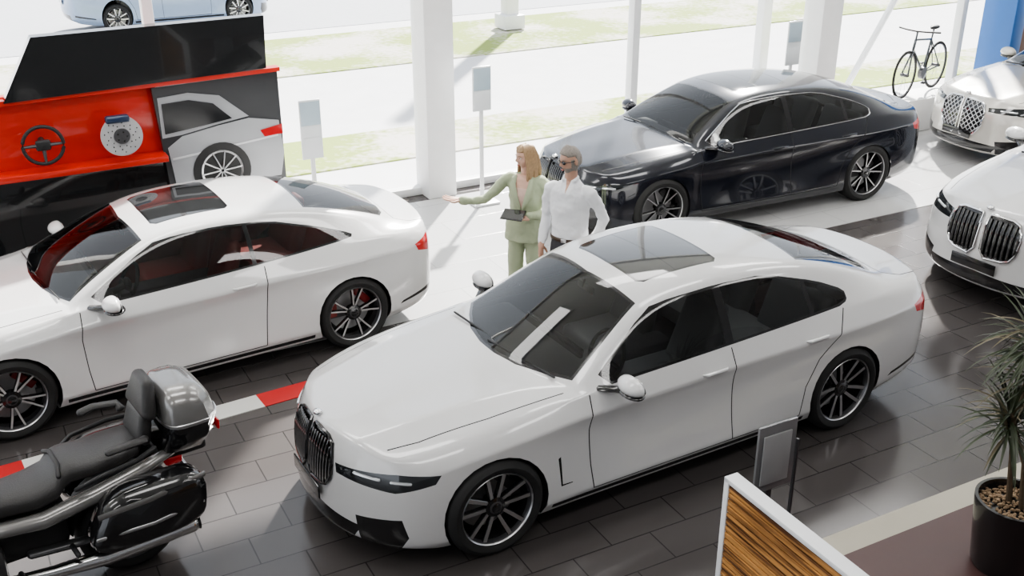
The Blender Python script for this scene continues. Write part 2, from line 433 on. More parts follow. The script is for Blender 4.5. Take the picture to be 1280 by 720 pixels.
    if sp.get('chrome'):
        for s in (1,-1):
            pp=[]
            for x,z in dlo:
                hh=sy(x,z);pp.append((x,(hh.y+.002)*s,z))
            mb.tube(pp,.006,'chr',6,closed=True)
    mb.warp(W);mb.obj('trim',root)
    mb=MB();sc=sp.get('seatm','seat')
    for s in (1,-1):
        mb.box((-.3,.80*s,.62),(2.2,.05,.62),sp.get('doorm','cabin'),.02)
        mb.box((-.18,.38*s,.58),(.52,.50,.18),sc,.06,seg=3)
        mb.box((-.50,.38*s,.86),(.16,.50,.62),sc,.07,rot=Matrix.Rotation(-.28,3,'Y'),tap=(.8,.8),seg=3)
        mb.box((-.62,.38*s,1.20),(.11,.27,.17),sc,.045,rot=Matrix.Rotation(-.2,3,'Y'),seg=3)
        mb.box((-1.46,.40*s,.80),(.16,.62,.50),sc,.06,rot=Matrix.Rotation(-.35,3,'Y'),seg=3)
        mb.box((-1.55,.36*s,1.08),(.09,.25,.13),sc,.04,seg=3)
    mb.box((-1.15,0,.58),(.52,1.3,.16),sc,.06);mb.box((-.1,0,.32),(2.9,1.6,.05),'cabin')
    mb.box((.72,0,.83),(.50,1.52,.20),'cabin',.07,seg=3);mb.box((.0,0,.55),(1.0,.22,.30),'cabin',.04)
    mb.box((.55,.0,.93),(.03,.75,.13),'blk',.01,rot=Matrix.Rotation(-.2,3,'Y'))
    mb.box((-1.85,0,.98),(.6,1.25,.03),'cabin');mb.box((1.0,0,.6),(.05,1.5,.6),'cabin')
    ring=[V((.34,.38,.90))+Matrix.Rotation(-.4,3,'Y')@V((0,.185*math.cos(a),.185*math.sin(a))) for a in np.linspace(0,2*math.pi,24,endpoint=False)]
    mb.tube(ring,.015,'plas',8,closed=True);mb.ell((.35,.38,.90),(.03,.07,.06),'plas')
    mb.tube([(.36,.21,.89),(.36,.55,.89)],.012,'plas',6);mb.tube([(.35,.38,.9),(.6,.38,.8)],.03,'plas',8)
    mb.tube([(.28,0,1.33),(.3,0,1.28)],.01,'plas',6);mb.box((.27,0,1.27),(.02,.2,.06),'plas',.008)
    for a,b in (((1.06,-.05,1.02),(.93,.62,1.0)),((1.03,-.62,.995),(1.02,-.02,1.025))): mb.tube([a,b],.008,'plas',6)
    mb.warp(W);mb.obj('interior',root)
    wb,wr,ww=sp['wh']
    for i,(x,s) in enumerate(((wb/2,1),(wb/2,-1),(-wb/2,1),(-wb/2,-1))):
        wheel('wheel_%d'%(i+1),root,(x,s*(sp.get('tr',.935)-ww/2),wr),wr,ww,s,sp.get('nsp',5),sp.get('sty',0),sp.get('fin','sil'),.3+.4*i,sp.get('cal','grey'))
    return root
ID=[(-3,-3),(3,3)];IZ=[(0,0),(2,2)]
SED=[[(.80,.94),(.83,.72),(.82,.45),(.80,.27)],[(-.40,.98),(-.41,.27)],[(-1.50,1.02),(-1.40,.86),(-1.22,.70),(-1.10,.50),(-1.06,.27)],[(.80,.27),(-1.06,.27)]]
build_car('sedan_car',.771,7.269,3.67,dict(xm=ID,zm=IZ,ys=1,paint='white',seams=SED,handles=[(-.22,.865),(-1.18,.885)],wh=(3.07,.35,.25),fin='sil',ab=1))
build_car('coupe_car',-3.075,8.616,3.7155,dict(xm=[(-2.7,-2.42),(-1.93,-1.80),(-1.535,-1.425),(-1.15,-1.06),(.2,.20),(.86,.88),(1.15,1.06),(1.535,1.425),(1.93,1.80),(2.45,2.31)],
  zm=[(0,0),(.8,.765),(1.0,.955),(1.49,1.40)],ys=.975,paint='white',seams=[[(.80,.94),(.83,.72),(.82,.45),(.80,.27)],[(-.72,.99),(-.70,.7),(-.64,.27)],[(.80,.27),(-.64,.27)]],
  dlo=[(.79,.955),(.20,1.325),(-.02,1.36),(-.4,1.375),(-.85,1.34),(-1.33,1.20),(-1.62,1.09),(-1.60,1.06),(-.9,1.02),(-.2,.99)],panes=[(-.62,2),(-2,-.66)],
  handles=[(-.50,.87)],wh=(2.851,.335,.24),tr=.91,sty=1,seatm='redseat',doorm='redseat',cal='caliper'))
build_car('sedan_car',2.595,12.731,3.601,dict(xm=[(-2.7,-2.58),(-1.93,-1.88),(-1.535,-1.49),(-1.15,-1.10),(.2,.34),(.86,1.0),(1.15,1.12),(1.535,1.49),(1.93,1.88),(2.45,2.45)],
  zm=[(0,0),(.8,.80),(1.0,1.01),(1.49,1.51)],ys=1,paint='navy',seams=SED,handles=[(-.22,.865),(-1.18,.885)],wh=(2.98,.36,.25),sty=1,chrome=1))
SUVX=[(-2.7,-2.5),(-2.1,-2.2),(-1.535,-1.4875),(-1.2,-1.15),(.2,.15),(.86,.86),(1.535,1.4875),(2.45,2.45)]
build_car('suv_car',6.55,10.813,3.684,dict(xm=SUVX,zm=[(0,0),(.17,.24),(.35,.40),(.8,.93),(1.0,1.16),(1.49,1.74)],ys=1.06,paint='white',seams=SED,handles=[(-.22,.865),(-1.18,.885)],wh=(2.975,.385,.28),tr=.99,arch=.39,
  frame='chr',nb=7,kid=[(.03,.46),(.30,.48),(.36,.57),(.36,.70),(.30,.80),(.05,.81),(.03,.79)],hl=[(-1.40,.74),(-1.40,.66),(-1.0,.645),(-.76,.68),(-.73,.75),(-1.0,.775)],ledz=.71))
build_car('suv_car',8.267,15.198,3.569,dict(xm=SUVX,zm=[(0,0),(.17,.24),(.35,.40),(.8,.90),(1.0,1.12),(1.49,1.70)],ys=1.04,paint='bronze',seams=SED,handles=[],wh=(3.0,.385,.27),tr=.97,arch=.385,
  frame='chr',bar='sil',xg=1,kid=[(.02,.36),(.24,.39),(.33,.52),(.34,.66),(.29,.78),(.05,.80),(.02,.78)],hl=[(-1.42,.735),(-1.42,.69),(-1.0,.68),(-.72,.72),(-.70,.77),(-1.0,.77)],ledz=.72))
build_car('sedan_car',-7.6,24.5,.489,dict(xm=[(-2.7,-2.3),(-1.535,-1.3),(1.535,1.3),(2.45,2.1)],zm=IZ,ys=.9,paint='blue',seams=SED,handles=[(-.22,.83)],wh=(2.6,.31,.2),tr=.83))
# ---------------- environment ----------------
A0=math.radians(28);e1=V((math.cos(A0),math.sin(A0),0));e2=V((-math.sin(A0),math.cos(A0),0))
def E(s,t,z=0): return e1*s+e2*t+V((0,0,z))
RZ=Matrix.Rotation(A0,3,'Z')
def ebox(name,s0,s1,t0,t1,z0,z1,m,bev=0,parent=None):
    mb=MB();mb.box(E((s0+s1)/2,(t0+t1)/2,(z0+z1)/2),(s1-s0,t1-t0,z1-z0),m,bev,rot=RZ);return mb.obj(name,parent)
def tile(name,c1,c2,mort,rough,bw=.6,bh=.3,ms=.006,rot=A0,spec=.5):
    m=D.materials.new(name);m.use_nodes=True;nt=m.node_tree;N=nt.nodes;L=nt.links;b=N['Principled BSDF']
    tc=N.new('ShaderNodeTexCoord');mp=N.new('ShaderNodeMapping');mp.inputs['Rotation'].default_value=(0,0,-rot)
    br=N.new('ShaderNodeTexBrick');br.inputs['Color1'].default_value=(*c1,1);br.inputs['Color2'].default_value=(*c2,1);br.inputs['Mortar'].default_value=(*mort,1)
    br.inputs['Scale'].default_value=1;br.inputs['Brick Width'].default_value=bw;br.inputs['Row Height'].default_value=bh;br.inputs['Mortar Size'].default_value=ms
    L.new(tc.outputs['Object'],mp.inputs[0]);L.new(mp.outputs[0],br.inputs['Vector']);L.new(br.outputs['Color'],b.inputs['Base Color'])
    nz=N.new('ShaderNodeTexNoise');nz.inputs['Scale'].default_value=3;mr=N.new('ShaderNodeMapRange');mr.inputs['To Min'].default_value=rough*.8;mr.inputs['To Max'].default_value=rough*1.25
    L.new(tc.outputs['Object'],nz.inputs[0]);L.new(nz.outputs[0],mr.inputs[0]);L.new(mr.outputs[0],b.inputs['Roughness']);b.inputs['Specular IOR Level'].default_value=spec
    bp=N.new('ShaderNodeBump');bp.inputs['Strength'].default_value=.25;bp.inputs['Distance'].default_value=.002;bp.invert=True
    L.new(br.outputs['Fac'],bp.inputs['Height']);L.new(bp.outputs[0],b.inputs['Normal']);return m
TD=tile('dark_tile',(.072,.065,.064),(.083,.076,.074),(.032,.030,.029),.15,ms=.005,spec=.5)
TW=tile('light_tile',(.50,.50,.50),(.54,.54,.54),(.4,.4,.4),.15,1.2,.6)
ebox('floor',-16,26,-8,11.95,-.1,0,TD)
ebox('floor_lane',-16,26,8.56,11.6,0,.006,TW)
ebox('floor_carpet',4.35,14,-2,4.0,0,.004,mat('maroon_floor',(.085,.042,.04),.4))
ebox('floor_strip',4.35,14,4.0,4.2,0,.005,mat('beige_tile',(.45,.42,.34),.4))
mb=MB();p0=V((-3.60,6.70,0));dr=V((.845,.535,0)).normalized();q=math.atan2(dr.y,dr.x)
MR=mat('stripe_red',(.48,.03,.03),.35);MW=mat('stripe_white',(.58,.58,.56),.35)
for k in range(-4,4):
    c=p0+dr*(.606*(k+.5));mb.box((c.x,c.y,.003),(.606,.22,.006),MW if k%2==0 else MR,rot=Matrix.Rotation(q,3,'Z'))
mb.obj('floor_stripe')
WP=mat('white_wall_paint',(.80,.80,.80),.6);WB=mat('grey_wall_paint',(.40,.40,.41),.6)
MF=mat('white_metal_frame',(.78,.79,.80),.4)
ebox('ceiling',-16,26,-8,12.2,6.2,6.4,WP)
ebox('unseen_back_wall',-16,26,-8.2,-8,0,6.2,WB)  # unseen wall behind the camera, added to darken reflections and block sky light
WG=glass('window_glass',(.97,.98,.99),1.15)
mb=MB()
mb.poly([E(-16,11.9,.1),E(26,11.9,.1),E(26,11.9,6.2),E(-16,11.9,6.2)],WG);g=mb.obj('window_1')
mb=MB()
for s in (-10.6,-7.4,-4.2,-1.1,2.0,8.15,14.35,17.7,20.8): mb.box(E(s,11.9,3.1),(.11,.14,6.2),MF,.01,rot=RZ)
mb.box(E(5,11.9,.05),(42,.14,.1),MF,.01,rot=RZ);mb.box(E(5,11.9,6.1),(42,.14,.2),MF,.01,rot=RZ)
mb.obj('window_frame')
for s in (-7.4,-1.1,5.2,11.35,17.7): ebox('column',s-.19,s+.19,11.6,12.0,0,6.2,WP,.02)
def gstrip():
    m=D.materials.new('pavement_grass');m.use_nodes=True;nt=m.node_tree;N=nt.nodes;L=nt.links;b=N['Principled BSDF'];b.inputs['Roughness'].default_value=.9
    tc=N.new('ShaderNodeTexCoord');n1=N.new('ShaderNodeTexNoise');n1.inputs['Scale'].default_value=.45;n1.inputs['Detail'].default_value=6
    n2=N.new('ShaderNodeTexNoise');n2.inputs['Scale'].default_value=9;r=N.new('ShaderNodeValToRGB');r.color_ramp.elements[0].position=.46;r.color_ramp.elements[1].position=.60
    r.color_ramp.elements[0].color=(.27,.34,.09,1);r.color_ramp.elements[1].color=(.55,.52,.48,1)
    ad=N.new('ShaderNodeMath');ad.operation='MULTIPLY_ADD';ad.inputs[1].default_value=.3;L.new(n2.outputs[0],ad.inputs[0]);L.new(n1.outputs[0],ad.inputs[2])
    sb=N.new('ShaderNodeMath');sb.operation='SUBTRACT';sb.inputs[1].default_value=.15;L.new(ad.outputs[0],sb.inputs[0])
    L.new(tc.outputs['Object'],n1.inputs[0]);L.new(tc.outputs['Object'],n2.inputs[0]);L.new(sb.outputs[0],r.inputs[0]);L.new(r.outputs[0],b.inputs['Base Color']);return m
GS=gstrip();PV=mat('pavement',(.64,.64,.65),.9,noise=.08,scale=2);RD=mat('road',(.45,.46,.48),.9,noise=.08)
ebox('ground_outside',-60,80,12.0,90,-.14,-.04,PV)
ebox('lawn_strip',-40,60,13.4,14.9,-.04,-.02,GS);ebox('lawn_strip',-40,60,19.0,22.4,-.04,-.02,GS)
ebox('road',-60,80,23.2,31,-.04,-.03,RD)
mb=MB();mb.box((-.05,23.9,3),(.30,.30,6),WP,.02,rot=RZ);mb.box((-.05,23.9,.15),(.5,.5,.3),MF,.02,rot=RZ);mb.obj('street_post')
mb=MB();mb.box(E(13.3,15.3,2.5),(.2,.2,5.2),MF,.02,rot=RZ);mb.obj('canopy_post')
mb=MB();mb.tube([E(12.6,12.6,0),E(15.0,12.6,3.9)],.05,MF,8);mb.obj('canopy_brace')
BL=mat('blue_panel',(.03,.14,.42),.4)
ebox('entrance_portal',14.72,14.97,11.2,11.8,0,4.5,BL,.01)
ebox('entrance_door',15.2,16.8,11.6,11.7,0,3.6,mat('brown_door',(.20,.12,.09),.5),.01)
# -------- display wall --------
RED=mat('display_red',(.62,.035,.02),.3,0,.5);GB=mat('display_black',(.018,.019,.02),.1,0,.8);GG=mat('print_grey',(.36,.37,.39),.3,noise=.3,scale=1.5);GD=mat('print_dark',(.055,.057,.061),.2);GW=mat('print_window',(.015,.016,.018),.15);GL=mat('print_light',(.60,.61,.63),.3)
dw=empty('display_wall')
mb=MB()
mb.box((.35,10.75,.65),(3.15,.30,1.3),GB,.01);mb.box((.25,10.68,1.70),(3.04,.10,.70),RED,.005);mb.box((.25,10.52,1.335),(3.04,.22,.06),RED,.008)
mb.poly([(.42,10.50,2.02),(2.83,10.50,2.09),(2.85,10.50,2.60),(.74,10.50,2.58)],GB,(0,.14,0))
mb.poly([(-1.2,10.52,1.96),(2.97,10.52,2.04),(2.97,10.52,2.08),(-1.2,10.52,2.01)],RED,(0,.12,0))
mb.poly([(1.78,10.56,.92),(2.95,10.56,.92),(2.95,10.56,2.03),(1.72,10.56,2.0)],GD,(0,.12,0))
def flat(pts,m,t=10.555): mb.poly([(a,t,b) for a,b in pts],m,(0,-.006,0))
flat([(1.84,.96),(1.80,1.40),(1.95,1.50),(2.3,1.56),(2.62,1.60),(2.92,1.54),(2.95,1.2),(2.90,.96)],GG)
flat([(1.76,1.50),(1.76,1.90),(2.05,1.92),(2.35,1.86),(2.62,1.62),(2.3,1.575),(1.95,1.515)],GG)
flat([(1.79,1.54),(1.79,1.84),(2.05,1.85),(2.28,1.79),(2.45,1.62),(2.2,1.585)],GW,10.548)
flat([(1.83,1.27),(2.9,1.38),(2.9,1.40),(1.83,1.29)],GL,10.548)
flat([(2.72,1.46),(2.95,1.50),(2.95,1.40),(2.76,1.39)],M['tail'],10.548)
mb.lathe([(10.545,.29),(10.54,.29),(10.54,.215)],'plas',32,c=(2.30,0,1.10));mb.lathe([(10.545,.215),(10.535,.21),(10.545,.19)],'sil',32,c=(2.30,0,1.10))
mb.lathe([(10.547,.0),(10.547,.2)],'plas',24,c=(2.30,0,1.10))
for k in range(10):
    a=k*math.pi/5;mb.tube([(2.3+.02*math.cos(a),10.54,1.1+.02*math.sin(a)),(2.3+.2*math.cos(a+.1),10.54,1.1+.2*math.sin(a+.1))],.008,'sil',6)
c=V((.68,10.42,1.62));mb.tube([c+V((.175*math.cos(a),.0,.175*math.sin(a))) for a in np.linspace(0,6.283,28,endpoint=False)],.017,'plas',10,closed=True)
mb.box(c,(.13,.05,.10),'plas',.02,seg=3)
for a in (0,math.pi,-math.pi/2): mb.tube([c,c+V((.17*math.cos(a),0,.17*math.sin(a)))],[.022,.012],'grey',8)
mb.tube([c,c+V((0,.2,0))],.03,'plas',10)
DC=mat('drilled_disc',(.50,.50,.51),.35,.15,noise=.1)
c=V((1.37,10.42,1.62));mb.lathe([(-.03,.075),(-.03,.19),(.0,.19),(.0,.075)],DC,40,c=c);mb.lathe([(-.05,.0),(-.05,.07),(.0,.08)],'grey',30,c=c)
for k in range(30):
    a=k*.2094;mb.ell(c+V(((.10+.028*(k%3))*math.cos(a),-.031,(.10+.028*(k%3))*math.sin(a))),(.006,.003,.006),'blk',seg=6,rg=4)
for k in range(5): mb.ell(c+V((.045*math.cos(k*1.257),-.052,.045*math.sin(k*1.257))),(.008,.006,.008),'blk',seg=8,rg=5)
CB=mat('caliper_blue',(.015,.035,.085),.3,0,.5);mb.box(c+V((-.02,-.01,.165)),(.22,.09,.07),CB,.025,seg=3);mb.tube([c,c+V((0,.2,0))],.03,'plas',10)
mb.warp(lambda v:E(v.x,v.y,v.z));mb.obj('display_panels',dw)
# info stands
SG=mat('info_board',(.45,.55,.62),.25);SG2=mat('info_board_white',(.75,.78,.8),.3)
for s,t,z0,z1 in ((3.42,11.1,.9,1.56),(5.55,11.2,1.15,1.68),(10.3,11.2,1.2,1.80)):
    mb=MB();mb.box((0,0,.015),(.34,.30,.03),MF,.01);mb.box((0,.02,z1/2),(.05,.03,z1),MF,.008);mb.box((0,0,(z0+z1)/2),(.24,.025,z1-z0),SG2,.008);mb.box((0,-.016,z1-.15),(.22,.008,.26),SG,.003);mb.box((0,-.016,z0+.14),(.2,.008,.2),SG2,.003)
    mb.warp(lambda v:E(s+v.x,t+v.y,v.z+.006));mb.obj('info_stand')
mb=MB();gp=mat('smoke_acrylic',(.18,.18,.185),.12,0,.6)
mb.box((0,0,.012),(.34,.30,.024),'grey',.008);mb.box((0,.03,.5),(.05,.025,1.0),'grey',.006);mb.box((0,0,.93),(.29,.02,.46),gp,.006);mb.box((-.01,-.02,.93),(.21,.012,.34),mat('price_board',(.33,.33,.33),.3),.004);mb.box((.17,.0,.55),(.012,.02,.9),'grey')
mb.warp(lambda v:E(3.93+v.x,4.06+v.y,v.z));mb.obj('info_stand')
# slatted partition
wood=D.materials.new('slat_wood');wood.use_nodes=True;nt=wood.node_tree;N=nt.nodes;L=nt.links;tc=N.new('ShaderNodeTexCoord');mp=N.new('ShaderNodeMapping');mp.inputs['Rotation'].default_value=(0,0,-A0);mp.inputs['Scale'].default_value=(1,.8,30)
nz=N.new('ShaderNodeTexNoise');nz.inputs['Scale'].default_value=1.6;nz.inputs['Detail'].default_value=5;r=N.new('ShaderNodeValToRGB');r.color_ramp.elements[0].position=.38;r.color_ramp.elements[1].position=.60
r.color_ramp.elements[0].color=(.10,.040,.016,1);r.color_ramp.elements[1].color=(.60,.30,.10,1)
L.new(tc.outputs['Object'],mp.inputs[0]);L.new(mp.outputs[0],nz.inputs[0]);L.new(nz.outputs[0],r.inputs[0]);L.new(r.outputs[0],N['Principled BSDF'].inputs['Base Color']);N['Principled BSDF'].inputs['Roughness'].default_value=.4
ct=empty('slatted_wood_partition');mb=MB()
for k in range(24): mb.box((3.372,2.85,.045+k*.0435),(.02,1.90,.036),wood,.003)
mb.box((3.40,2.85,.55),(.03,1.9,1.08),'plas')
mb.box((3.40,3.81,.55),(.09,.04,1.10),MF,.004);mb.box((3.40,2.85,1.09),(.09,1.96,.03),MF,.004);mb.box((3.40,1.88,.55),(.09,.04,1.10),MF,.004)
for t in (2.1,3.6): mb.box((3.40,t,.012),(.36,.08,.024),MF,.004)
mb.warp(lambda v:E(v.x,v.y,v.z));mb.obj('partition_panel',ct)
# plant
pl_=empty('potted_dracaena',(3.16,5.60,0));mb=MB()
mb.lathe([(0,0),(0,.19),(.03,.20),(.47,.245),(.50,.245),(.50,.225),(.44,.22),(.44,0)],mat('black_planter',(.016,.016,.017),.25,0,.5),48,axis='z');mb.obj('planter',pl_)
mb=MB();gv=mat('gravel',(.30,.21,.13),.8,noise=.4,scale=60)
for k in range(420):
    a=random.random()*6.283;rr=.215*math.sqrt(random.random());q_=.008+.008*random.random();mb.ell((rr*math.cos(a),rr*math.sin(a),.445+.012*random.random()),(q_,q_*.8,q_*.7),gv,seg=6,rg=4)
mb.obj('gravel',pl_)
mb=MB();bk=mat('bark',(.16,.12,.08),.8,noise=.3,scale=40);lf=mat('dracaena_leaf',(.055,.070,.038),.4,noise=.35,scale=6);lf2=mat('dracaena_leaf_dry',(.14,.12,.07),.5,noise=.3)
heads=[((-.02,.05,.45),(-.10,.04,1.0),(-.09,.0,1.68)),((.03,-.02,.45),(-.04,-.06,.80),(-.17,-.04,1.14)),((.05,.04,.45),(.06,.06,1.0),(.02,.05,1.40))]
for hd in heads:
    mb.tube([V(p) for p in hd],[.020,.016,.013],bk,8,hint=(0,1,0))
    top=V(hd[-1])
    for k in range(95):
        az=random.random()*6.283;el=random.uniform(-.5,1.35);L_=random.uniform(.30,.48);b=top-V((0,0,random.random()*.16))
        d=V((math.cos(az)*math.cos(el),math.sin(az)*math.cos(el),math.sin(el)));sd=V((-math.sin(az),math.cos(az),0))
        p=b;vel=d;rows=[];n=6;kk=mb.mi(lf if random.random()<.8 else lf2)
        for i in range(n+1):
            w_=.009*math.sin(math.pi*min(1,(i+.8)/(n+.8)))+.0008;rows.append([mb.bm.verts.new(p-sd*w_),mb.bm.verts.new(p+V((0,0,-w_*.4))),mb.bm.verts.new(p+sd*w_)])
            p=p+vel*L_/n;vel=(vel+V((0,0,-.20))).normalized()
        for a_,b_ in zip(rows,rows[1:]):
            mb.fc([a_[0],a_[1],b_[1],b_[0]],kk);mb.fc([a_[1],a_[2],b_[2],b_[1]],kk)
mb.obj('foliage',pl_,rec=False)
# bicycle
bc=empty('bicycle',E(12.85,11.22,.512),A0+math.radians(197));mb=MB();bw=mat('bicycle_frame',(.06,.07,.08),.3,.3,.5)
for x in (-.5,.5):
    mb.tube([V((x+.34*math.cos(a),0,.355+.34*math.sin(a))) for a in np.linspace(0,6.283,32,endpoint=False)],.015,'rub',8,closed=True,hint=(0,1,0))
    mb.tube([V((x+.315*math.cos(a),0,.355+.315*math.sin(a))) for a in np.linspace(0,6.283,32,endpoint=False)],.010,'grey',6,closed=True,hint=(0,1,0))
    mb.tube([(x,-.05,.355),(x,.05,.355)],.025,'grey',10)
    for k in range(14):
        a=k*.449;mb.tube([(x,.02*(-1)**k,.355),(x+.31*math.cos(a),0,.355+.31*math.sin(a))],.0022,'sil',4,rnd=False)
bb=(-.08,0,.30);st=(-.22,0,.78);hd=(.30,0,.84);hb=(.34,0,.70)
for a,b,r_ in ((bb,st,.017),(st,hd,.016),(bb,hb,.02),(hd,hb,.02),(hb,(.5,.05,.35),.013),(hb,(.5,-.05,.35),.013),(bb,(-.5,.05,.35),.011),(bb,(-.5,-.05,.35),.011),(st,(-.5,.05,.35),.009),(st,(-.5,-.05,.35),.009),(st,(-.25,0,.92),.013),(hd,(.28,0,.95),.014)): mb.tube([a,b],r_,bw,8)
mb.tube([(.22,-.31,.97),(.30,-.15,.97),(.29,0,.96),(.30,.15,.97),(.22,.31,.97)],.014,'plas',8)
mb.ell((-.26,0,.95),(.13,.06,.03),'plas',fn=lambda q,u:V((q.x,q.y*(1-.6*max(0,u.x)),q.z)))
mb.tube([(-.08,-.03,.30),(-.08,.03,.30)],.09,'grey',20,rnd=False);mb.tube([(-.08,.06,.3),(.06,.08,.2)],.01,'sil',6);mb.tube([(-.08,-.06,.3),(-.22,-.08,.4)],.01,'sil',6)
mb.box((.07,.11,.19),(.09,.06,.02),'plas',.005);mb.box((-.23,-.11,.41),(.09,.06,.02),'plas',.005)
mb.obj('frame',bc)
ebox('plinth',11.9,13.9,10.95,11.5,0.006,.5,WP,.02)
# -------- motorcycle --------
mc=empty('touring_motorcycle',(-3.10,5.17,0),math.radians(216));mb=MB()
GY=mat('graphite_paint',(.24,.235,.23),.25,.5,.8);LT=mat('black_leather',(.034,.033,.033),.45,bump=.25,bscale=120)
wheel('rear_wheel',mc,(-.81,0,.325),.325,.19,1,5,0,'grey',.2);wheel('front_wheel',mc,(.86,0,.31),.31,.13,1,5,0,'grey',.2)
def ringx(x,zc,w,h,n=20):
    r_=[]
    for i in range(n):
        a=2*math.pi*i/n;cy=math.copysign(abs(math.cos(a))**.7,math.cos(a))*w;cz=math.copysign(abs(math.sin(a))**.8,math.sin(a))*h
        r_.append(V((x,cy,zc+cz)))
    return r_
mb.rings([ringx(x,z,w,h) for x,z,w,h in ((.12,.78,.04,.03),(.08,.78,.10,.06),(-.08,.755,.155,.07),(-.28,.75,.19,.075),(-.40,.775,.195,.075),(-.45,.835,.185,.08),(-.50,.855,.18,.075),(-.62,.85,.19,.065),(-.80,.86,.19,.06),(-.90,.875,.165,.055),(-.94,.88,.10,.03))],LT)
mb.tube([(-.43,-.17,.88),(-.45,-.09,.915),(-.45,.09,.915),(-.43,.17,.88)],.014,'plas',8)
mb.rings([ringx(x,z,w,h) for x,z,w,h in ((.66,.80,.05,.05),(.60,.86,.15,.10),(.40,.90,.205,.13),(.2,.87,.19,.12),(.05,.81,.12,.07),(.0,.79,.06,.04))],GY)
for s in (1,-1):
    mb.tube([(.02,.17*s,.66),(-.3,.21*s,.65),(-.6,.22*s,.71),(-.9,.2*s,.77),(-1.1,.15*s,.80)],[(.05,.04),(.06,.05),(.06,.05),(.05,.04),(.03,.03)],GY,12)
    mb.tube([(-.50,.24*s,.80),(-.62,.29*s,.86),(-.85,.29*s,.89),(-.98,.24*s,.91)],.015,'plas',8)
    mb.tube([(-.93,.22*s,.98),(-.92,.27*s,1.00),(-.78,.29*s,1.01),(-.70,.28*s,1.0)],[(.03,.022)]*4,LT,8)
    P=lambda x,y,z:(x,y*s,z)
    R=[]
    for y,k in ((.235,.86),(.27,.97),(.36,1.0),(.43,.96),(.465,.80)):
        r_=[]
        for a in np.linspace(0,2*math.pi,28,endpoint=False):
            cx=math.copysign(abs(math.cos(a))**.55,math.cos(a));cz=math.copysign(abs(math.sin(a))**.55,math.sin(a))
            x=-.87+.34*k*cx*(1-.10*cz)-.05*cz;z=.59+.19*k*cz
            r_.append(V(P(x,y,z)))
        R.append(r_)
    mb.rings(R,'blk')
    mb.tube([P(-.52,.45,.55),P(-.85,.475,.55),P(-1.17,.44,.56)],[(.012,.006)]*3,'sil',8,hint=(0,1,0))
    mb.tube([P(-.55,.455,.70),P(-.85,.472,.72),P(-1.2,.43,.74)],[(.02,.006)]*3,GY,8,hint=(0,1,0))
    mb.tube([P(.1,.16,.30),P(-.3,.20,.27),P(-.6,.25,.28),P(-1.12,.30,.33)],[.035,.04,.055,.06],'chr',16)
    mb.lathe([(-.02,.058),(0,.045),(.05,.04)],'blk',16,c=P(-1.14,.30,.335),axis='x')
    mb.box(P(.15,.17,.42),(.42,.14,.28),'grey',.04);mb.box(P(.18,.24,.44),(.26,.05,.18),'plas',.03)
    for k in range(4): mb.box(P(.15,.255,.50-k*.04),(.3,.02,.012),'sil',.003)
    mb.tube([P(-.12,.20,.34),P(-.12,.36,.34)],.018,'plas',8);mb.tube([P(-.42,.22,.42),P(-.42,.36,.44)],.016,'plas',8)
    mb.tube([P(.35,.16,.6),P(.42,.34,.55),P(.40,.36,.4),P(.3,.2,.28)],.014,'chr',8)
    mb.tube([P(-.2,.13,.40),P(-.81,.13,.325)],[(.04,.025),(.035,.03)],'grey',10)
    mb.rings([[V(P(.40,.25,.55)),V(P(.52,.29,.70)),V(P(.58,.30,.90)),V(P(.50,.24,1.02))],[V(P(.70,.26,.50)),V(P(.80,.29,.70)),V(P(.84,.27,.88)),V(P(.80,.20,1.02))],[V(P(.88,.14,.62)),V(P(1.02,.14,.75)),V(P(1.06,.12,.88)),V(P(.98,.08,1.0))],[V(P(.90,0,.62)),V(P(1.08,0,.75)),V(P(1.12,0,.88)),V(P(1.02,0,1.0))]],GY,False,False,closed=False)
    mb.tube([P(.86,.085,.31),P(.60,.085,.80)],.026,'grey',10)
    mb.tube([P(.48,.0,1.0),P(.45,.2,1.06),P(.33,.38,1.04),P(.24,.44,1.03)],[.015,.015,.018,.018],'plas',8)
    mb.tube([P(.50,.32,1.05),P(.52,.40,1.16)],.010,'plas',6);mb.ell(P(.52,.42,1.19),(.03,.085,.05),GY);mb.ell(P(.50,.42,1.19),(.012,.075,.04),'chr')
mb.rings([[V((.92+.04*abs(y)-y*y*.8,y,.98)) for y in np.linspace(-.22,.22,9)],[V((.80-y*y,y,1.18)) for y in np.linspace(-.21,.21,9)],[V((.68-y*y,y,1.36)) for y in np.linspace(-.15,.15,9)]],M['glass'],False,False,closed=False)
mb.box((1.08,0,.80),(.06,.22,.12),'lamp',.03)
mb.box((.62,0,1.0),(.25,.36,.10),'plas',.04);mb.box((0,0,.52),(.9,.24,.32),'plas',.05)
for cx,r_,w_,a0,a1,m_ in ((.86,.345,.08,.5,2.9,GY),(-.81,.36,.11,.2,2.4,'plas')):
    cz=.31 if cx>0 else .325
    mb.rings([[V((cx+(r_+.02*math.cos(q_*1.4))*math.cos(a),w_*q_,cz+(r_+.02*math.cos(q_*1.4))*math.sin(a))) for q_ in (-1,-.6,0,.6,1)] for a in np.linspace(a0,a1,14)],m_,False,False,closed=False)
mb.box((-.97,0,.99),(.09,.34,.22),LT,.04,rot=Matrix.Rotation(-.25,3,'Y'),tap=(.9,.8),seg=3)
mb.box((-1.02,0,1.175),(.10,.40,.24),LT,.045,rot=Matrix.Rotation(-.22,3,'Y'),tap=(.8,.55),seg=3)
